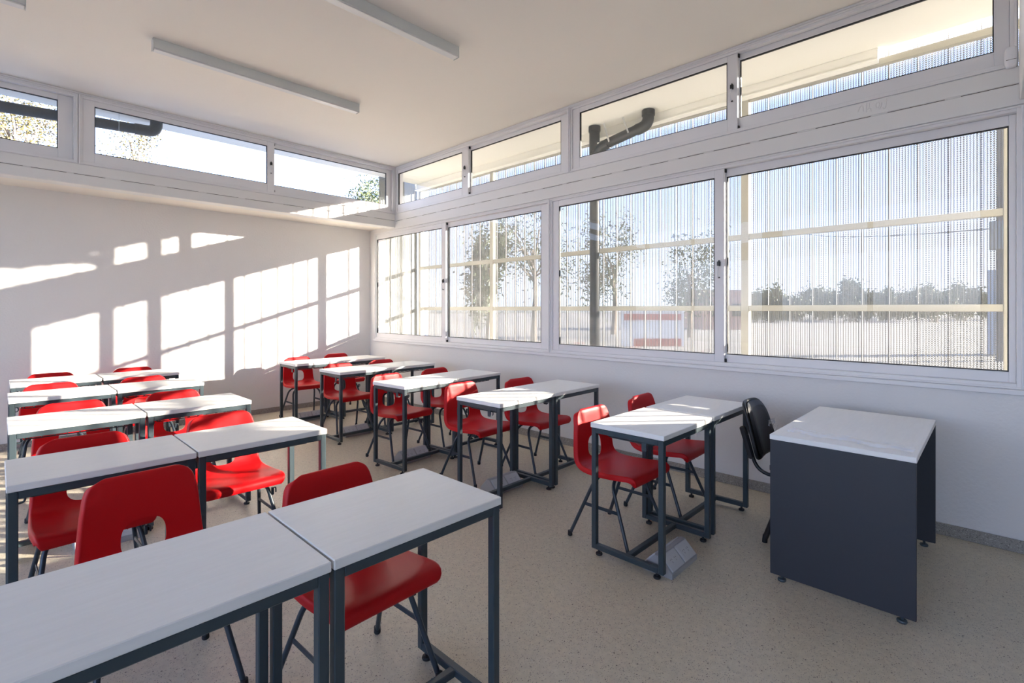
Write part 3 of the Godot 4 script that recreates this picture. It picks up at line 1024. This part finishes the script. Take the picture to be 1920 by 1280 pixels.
	tube(wire, pts, 0.02, 5)
	tag(obj("overhead_wire", wire, M.metal_grey, self), "thin overhead wire running from the utility pole", "wire")
	var tank := mb()
	var tp: Vector3 = at.call(1874, 17.0)
	bx(tank, tp + Vector3(-0.3, 0, -0.3), tp + Vector3(0.3, 2.9, 0.3), 0.03)
	tag(obj("meter_cabinet", tank, M.metal_blue, self), "blue-grey cabinet standing by the utility pole", "cabinet")

func perforated_panel(w: float, h: float) -> Mesh:
	# five shallow ribs across z = 0 .. -w; uv in units of the hole pattern
	var st := mb()
	var rib := w / 5.0
	var px: Array = [[0.0, 0.0]]
	for i in 5:
		var z := rib * i
		for q: Array in [[0.12, 0.0], [0.27, 0.005], [0.62, 0.005], [0.77, 0.0]]:
			px.append([z + rib * q[0], q[1]])
	px.append([w, 0.0])
	var u := 0.0
	for i in px.size() - 1:
		var a: Array = px[i]
		var b: Array = px[i + 1]
		var du := Vector2(b[0] - a[0], b[1] - a[1]).length()
		var n := Vector3(a[0] - b[0], 0, a[1] - b[1]).normalized()
		if n.x > 0:
			n = -n
		var v := [Vector3(a[1], 0, -a[0]), Vector3(b[1], 0, -b[0]), Vector3(b[1], h, -b[0]), Vector3(a[1], h, -a[0])]
		var uv := [Vector2(u, 0), Vector2(u + du, 0), Vector2(u + du, h), Vector2(u, h)]
		var order := [0, 1, 2, 0, 2, 3]
		if (v[2] - v[0]).cross(v[1] - v[0]).dot(n) < 0:
			order = [0, 2, 1, 0, 3, 2]
		var solid := absf(a[1] - b[1]) > 1e-6      # only the flats are punched; the rib flanks are solid
		for k: int in order:
			st.set_normal(n)
			st.set_uv(Vector2(0.75, 0.25) if solid else Vector2(uv[k].x / 0.010, uv[k].y / 0.01732))
			st.add_vertex(v[k])
		u += du
	return st.commit()

func build_furniture() -> void:
	var rows := {
		"R1": ["front row", 2.676, 3.316, -1.436, 0.0], "R2": ["fourth row from back wall", 2.69, 3.312, -2.655, 0.02], "R3": ["middle row", 2.665, 3.28, -3.80, 0.07],
		"R4": ["second row from back wall", 2.745, 3.36, -5.045, 0.02], "R5": ["row next to back wall", 2.745, 3.36, -6.15, 0.02],
		"L0": ["front row", 0.295, 0.911, -1.452, 0.0], "L1": ["fourth row from back wall", 0.327, 0.943, -2.83, 0.0], "L2": ["middle row", 0.345, 0.962, -4.04, 0.0],
		"L3": ["second row from back wall", 0.36, 0.976, -5.27, 0.0], "L4": ["row next to back wall", 0.382, 1.005, -6.27, 0.0]}
	var desk := make_desk()
	var first := true
	for key: String in rows:
		var r: Array = rows[key]
		var right := key.begins_with("R")
		var block := "block beside windows" if right else "block away from windows"
		for k in 2:
			var side: String = ("aisle-side desk" if k == 0 else "window-side desk") if right else ("inner desk" if k == 0 else "aisle-side desk")
			var label := "white-topped student desk, %s, %s, %s" % [side.replace(" desk", ""), r[0], block]
			var x: float = r[1] if k == 0 else r[2]
			var z: float = r[3] - (x - r[1]) * sin(r[4])
			if first:
				desk.position = Vector3(x, 0, z)
				desk.rotation.y = r[4]
				tag(desk, label, "desk", "student desks in rows")
				first = false
			else:
				copy(desk, "student_desk", label, Vector3(x, 0, z), r[4], "student desks in rows")
	var seats := {"R1": [[2.69, -1.677, 0.0], [3.340, -1.68, 0.03]], "R2": [[2.81, -3.12, 0.04], [3.347, -2.94, -0.02]], "R3": [[2.680, -4.085, 0.06], [3.297, -4.13, 0.05]],
		"R4": [[2.775, -5.29, 0.0], [3.378, -5.34, 0.05]], "R5": [[2.775, -6.44, 0.0], [3.385, -6.58, 0.0]],
		"L0": [[0.405, -2.19, 0.05], [0.93, -1.70, 0.04]], "L1": [[0.315, -3.09, 0.03], [0.955, -3.195, 0.0]], "L2": [[0.36, -4.345, 0.0], [0.96, -4.385, 0.02]],
		"L3": [[0.33, -5.61, 0.03], [0.965, -5.575, 0.0]], "L4": [[0.375, -6.55, 0.0], [1.035, -6.565, 0.0]]}
	var chair := make_chair()
	first = true
	for key: String in seats:
		var right := key.begins_with("R")
		var block := "block beside windows" if right else "block away from windows"
		for k in 2:
			var side: String = ("aisle-side" if k == 0 else "window-side") if right else ("inner" if k == 0 else "aisle-side")
			var label := "red plastic chair at %s desk, %s, %s" % [side, rows[key][0], block]
			var s: Array = seats[key][k]
			if first:
				chair.position = Vector3(s[0], 0, s[1])
				chair.rotation.y = s[2]
				tag(chair, label, "chair", "red chairs at the student desks")
				first = false
			else:
				copy(chair, "red_chair", label, Vector3(s[0], 0, s[1]), s[2], "red chairs at the student desks")
	# floor sockets under the pairs
	var boxes := {"R1": [2.575, -1.275, 0.0], "R2": [2.75, -2.765, 0.0], "R3": [2.70, -3.905, 0.07], "R4": [2.79, -5.15, 0.0], "R5": [2.78, -6.265, 0.0], "L2": [0.46, -3.845, 0.0]}
	for key: String in boxes:
		var b: Array = boxes[key]
		socket_box("silver wedge floor socket box, %s, %s" % [rows[key][0], "block beside windows" if key.begins_with("R") else "block away from windows"], Vector3(b[0], 0, b[1]), b[2])

	# teacher's desk
	var td := thing("teacher_desk", "large desk with white top and solid graphite side panels", "desk", Vector3(3.315, 0, -0.536))
	var st := mb()
	bx(st, Vector3(-0.518, 0.724, -0.299), Vector3(0.518, 0.75, 0.299), 0.002)
	obj("tabletop", st, M.white_laminate, td)
	st = mb()
	bx(st, Vector3(-0.009, 0.028, -0.297), Vector3(0.009, 0.724, 0.297), 0.002)
	var side_mesh := st.commit()
	var fm := mb()
	lathe(fm, [[0.0, 0.0], [0.019, 0.0], [0.021, 0.006], [0.019, 0.012], [0.007, 0.014], [0.007, 0.03]], Vector3.ZERO, 12)
	var foot_mesh := fm.commit()
	for sx: float in [-1.0, 1.0]:
		put("side_panel", side_mesh, M.panel_graphite, td, Transform3D(Basis(), Vector3(sx * 0.508, 0, 0)))
		for sz: float in [-1.0, 1.0]:
			put("levelling_foot", foot_mesh, M.steel_slate, td, Transform3D(Basis(), Vector3(sx * 0.500, 0, sz * 0.245)))
	st = mb()
	bx(st, Vector3(-0.499, 0.30, -0.03), Vector3(0.499, 0.724, -0.012), 0.002)
	obj("modesty_panel", st, M.panel_graphite, td)
	# clear film left on the top
	st = mb()
	var r := RandomNumberGenerator.new()
	r.seed = 5
	var row: Array = []
	for i in 33:
		var line: Array = []
		for j in 5:
			var z := -0.25 + 0.53 * i / 32.0
			var x := -0.40 + 0.03 * j + 0.012 * sin(i * 0.5) - 0.05 * i / 32.0
			line.append(Vector3(x, 0.7508 + absf(r.randfn(0, 0.0016)) + (0.003 if j == 2 else 0.0), z))
		row.append(line)
	for i in 32:
		for j in 4:
			var n := ((row[i + 1][j] - row[i][j]) as Vector3).cross(row[i][j + 1] - row[i][j]).normalized()
			quad(st, row[i][j], row[i][j + 1], row[i + 1][j + 1], row[i + 1][j], n)
	tag(obj("plastic_film", st, M.clear_film, self, Transform3D(Basis(), Vector3(3.315, 0, -0.536))), "wrinkled strip of clear film along the teacher's desk top", "plastic film")
	teacher_chair()

func teacher_chair() -> void:
	var t := thing("black_chair", "black padded chair with tube legs behind the teacher's desk", "chair", Vector3(3.435, 0, -0.86), 0.04)
	# backrest: a padded, slightly hollow cushion in a plastic back
	for part in 2:
		var st := mb()
		var nu := 14
		var nv := 12
		var grid: Array = []
		for j in nv + 1:
			var line: Array = []
			var v := j / float(nv) * 2.0 - 1.0
			for i in nu + 1:
				var u := i / float(nu) * 2.0 - 1.0
				# rounded rectangle: squeeze the corners in
				var k := pow(pow(absf(u), 5.0) + pow(absf(v), 5.0), 0.2)
				var m := maxf(absf(u), absf(v))
				var uu := u * (m / k if k > 0 else 1.0)
				var vv := v * (m / k if k > 0 else 1.0)
				var w := 0.205 - 0.018 * (vv + 1.0)
				var bulge := (1.0 - pow(m, 8.0))
				var z := -0.185 - 0.095 * (vv + 1.0) / 2.0 + 0.030 * uu * uu
				z += (0.030 * bulge) if part == 0 else (-0.018 - 0.014 * bulge)
				line.append(Vector3(uu * w, 0.635 + vv * 0.165, z))
			grid.append(line)
		for j in nv:
			for i in nu:
				var n0 := ((grid[j][i + 1] - grid[j][i]) as Vector3).cross(grid[j + 1][i] - grid[j][i]).normalized()
				if part == 1:
					n0 = -n0
				quad(st, grid[j][i], grid[j][i + 1], grid[j + 1][i + 1], grid[j + 1][i], n0)
		if part == 1:
			var loop: Array = []
			for i in nu + 1:
				loop.append(grid[0][i])
			for j in range(1, nv + 1):
				loop.append(grid[j][nu])
			for i in range(nu - 1, -1, -1):
				loop.append(grid[nv][i])
			for j in range(nv - 1, 0, -1):
				loop.append(grid[j][0])
			tube(st, loop, 0.012, 6, true)
		obj("back_cushion" if part == 0 else "back_shell", st, M.vinyl_black, t)
	var st := mb()
	bx(st, Vector3(-0.22, 0.425, -0.11), Vector3(0.22, 0.475, 0.27), 0.02)
	obj("seat", st, M.vinyl_black, t)
	for sx: float in [-1.0, 1.0]:
		st = mb()
		tube(st, rounded([Vector3(sx * 0.19, 0.62, -0.245), Vector3(sx * 0.19, 0.40, -0.185), Vector3(sx * 0.19, 0.40, 0.19), Vector3(sx * 0.22, 0.03, 0.27)], 0.09, 6), 0.011, 10)
		obj("frame_tube", st, M.tube_black, t)
		st = mb()
		tube(st, [Vector3(sx * 0.20, 0.405, 0.02), Vector3(sx * 0.206, 0.33, -0.03), Vector3(sx * 0.215, 0.16, -0.085), Vector3(sx * 0.222, 0.03, -0.13)], 0.021, 10, false, 0.016)
		obj("rear_leg", st, M.tube_black, t)
		for z: float in [-0.13, 0.27]:
			st = mb()
			tube(st, [Vector3(sx * 0.222, 0.0, z - 0.004), Vector3(sx * 0.222, 0.045, z)], 0.0145, 10)
			obj("rubber_foot", st, M.rubber_black, t)
		st = mb()
		bar(st, Vector3(sx * 0.19, 0.48, -0.215), Vector3(sx * 0.19, 0.67, -0.272), 0.032, 0.034, 0.008, Vector3.RIGHT)
		obj("back_bracket", st, M.vinyl_black, t)
	# clear bag remnant on the rear leg and back
	var r := RandomNumberGenerator.new()
	r.seed = 3
	var cr := mb()
	var c := Vector3(0.10, 0.655, -0.165)
	for i in 26:
		var a := c + Vector3(r.randfn(0, 0.014), r.randfn(0, 0.018), r.randfn(0, 0.012))
		var b := a + Vector3(r.randfn(0, 0.016), r.randfn(0, 0.02), r.randfn(0, 0.014))
		var d := a + Vector3(r.randfn(0, 0.016), r.randfn(0, 0.02), r.randfn(0, 0.014))
		var n := (b - a).cross(d - a).normalized()
		tri(cr, a, b, d, n, n, n)
	obj("plastic_scrap", cr, M.clear_film, t)

func build_details() -> void:
	# surface-mounted ceiling lamps, switched off
	var spots := [["long switched-off ceiling lamp over the second and third rows, near the back clerestory", Vector3(0.838, 0, -4.675)], ["long switched-off ceiling lamp over the middle of the room", Vector3(0.83, 0, -3.09)], ["long switched-off ceiling lamp away from the windows, in line with the rear one", Vector3(-1.595, 0, -4.64)]]
	var hs := mb()
	bx(hs, Vector3(0, CEILING - 0.078, -0.033), Vector3(1.726, CEILING, 0.033), 0.002)
	var hm := hs.commit()
	var ds := mb()
	bx(ds, Vector3(0.004, CEILING - 0.088, -0.031), Vector3(1.722, CEILING - 0.078, 0.031), 0.004)
	var dm := ds.commit()
	var cap := mb()
	bx(cap, Vector3(-0.004, CEILING - 0.089, -0.034), Vector3(0.0, CEILING, 0.034), 0.001)
	var cm := cap.commit()
	for s: Array in spots:
		var t := thing("ceiling_lamp", s[0], "lamp", s[1], 0.0, "long ceiling lamps")
		put("housing", hm, M.lamp_housing, t)
		put("diffuser", dm, M.lamp_diffuser, t)
		put("end_cap", cm, M.lamp_housing, t)
		put("end_cap", cm, M.lamp_housing, t, Transform3D(Basis(), Vector3(1.73, 0, 0)))
	# motion sensor beside the cross beam
	var ms := thing("motion_sensor", "small white rounded motion sensor in the corner by the cross beam", "sensor", Vector3(WALL_X - 0.012, 2.79, 0.079))
	var st := mb()
	var nu := 12
	var nv := 14
	var g: Array = []
	for j in nv + 1:
		var line: Array = []
		var v := -PI / 2 + PI * j / nv
		for i in nu + 1:
			var u := PI * i / nu
			var e := 0.6
			var cx := signf(cos(v)) * pow(absf(cos(v)), e)
			line.append(Vector3(-0.038 * cx * pow(absf(sin(u)), e), 0.062 + 0.062 * signf(sin(v)) * pow(absf(sin(v)), e), 0.030 * cx * signf(cos(u)) * pow(absf(cos(u)), e)))
		g.append(line)
	for j in nv:
		for i in nu:
			var a: Vector3 = g[j][i]
			var n := ((g[j][i + 1] - a) as Vector3).cross(g[j + 1][i] - a)
			if n.length() < 1e-9:
				n = ((g[j + 1][i + 1] - a) as Vector3).cross(g[j + 1][i] - a)
			n = n.normalized()
			if n.dot(a - Vector3(0.02, 0.062, 0)) < 0:
				n = -n
			quad(st, g[j][i], g[j][i + 1], g[j + 1][i + 1], g[j + 1][i], n)
	obj("body", st, M.plastic_white, ms)
	st = mb()
	bx(st, Vector3(-0.0385, 0.040, -0.022), Vector3(-0.030, 0.0415, 0.022))
	obj("seam", st, M.joint_dark, ms)
	# painted-over weld strokes on the beam, as they stand in the photograph
	var strokes := [[[470, 600], [485, 540], [510, 490], [545, 455], [572, 470], [582, 520], [590, 585]], [[655, 600], [652, 520], [662, 400]], [[660, 545], [700, 520], [722, 470], [715, 390]], [[720, 520], [752, 515], [765, 575]],
		[[885, 500], [868, 450], [885, 400], [925, 385], [950, 410], [945, 460], [920, 500], [960, 530]], [[960, 530], [990, 450], [1000, 390]], [[1105, 295], [1100, 380], [1085, 490], [1050, 530], [1030, 500]]]
	st = mb()
	for s: Array in strokes:
		var pts: Array = []
		for q: Array in s:
			var rr := ray(1570.0 + q[0] / 12.0, 160.0 + q[1] / 12.0)
			pts.append(Vector3(0, EYE, 0) + rr * ((WALL_X - 0.0095) / rr.x))
		tube(st, pts, 0.0030, 6)
	tag(obj("weld_writing", st, M.beam_paint, self), "raised painted-over handwritten weld marks on the white side beam", "marking")
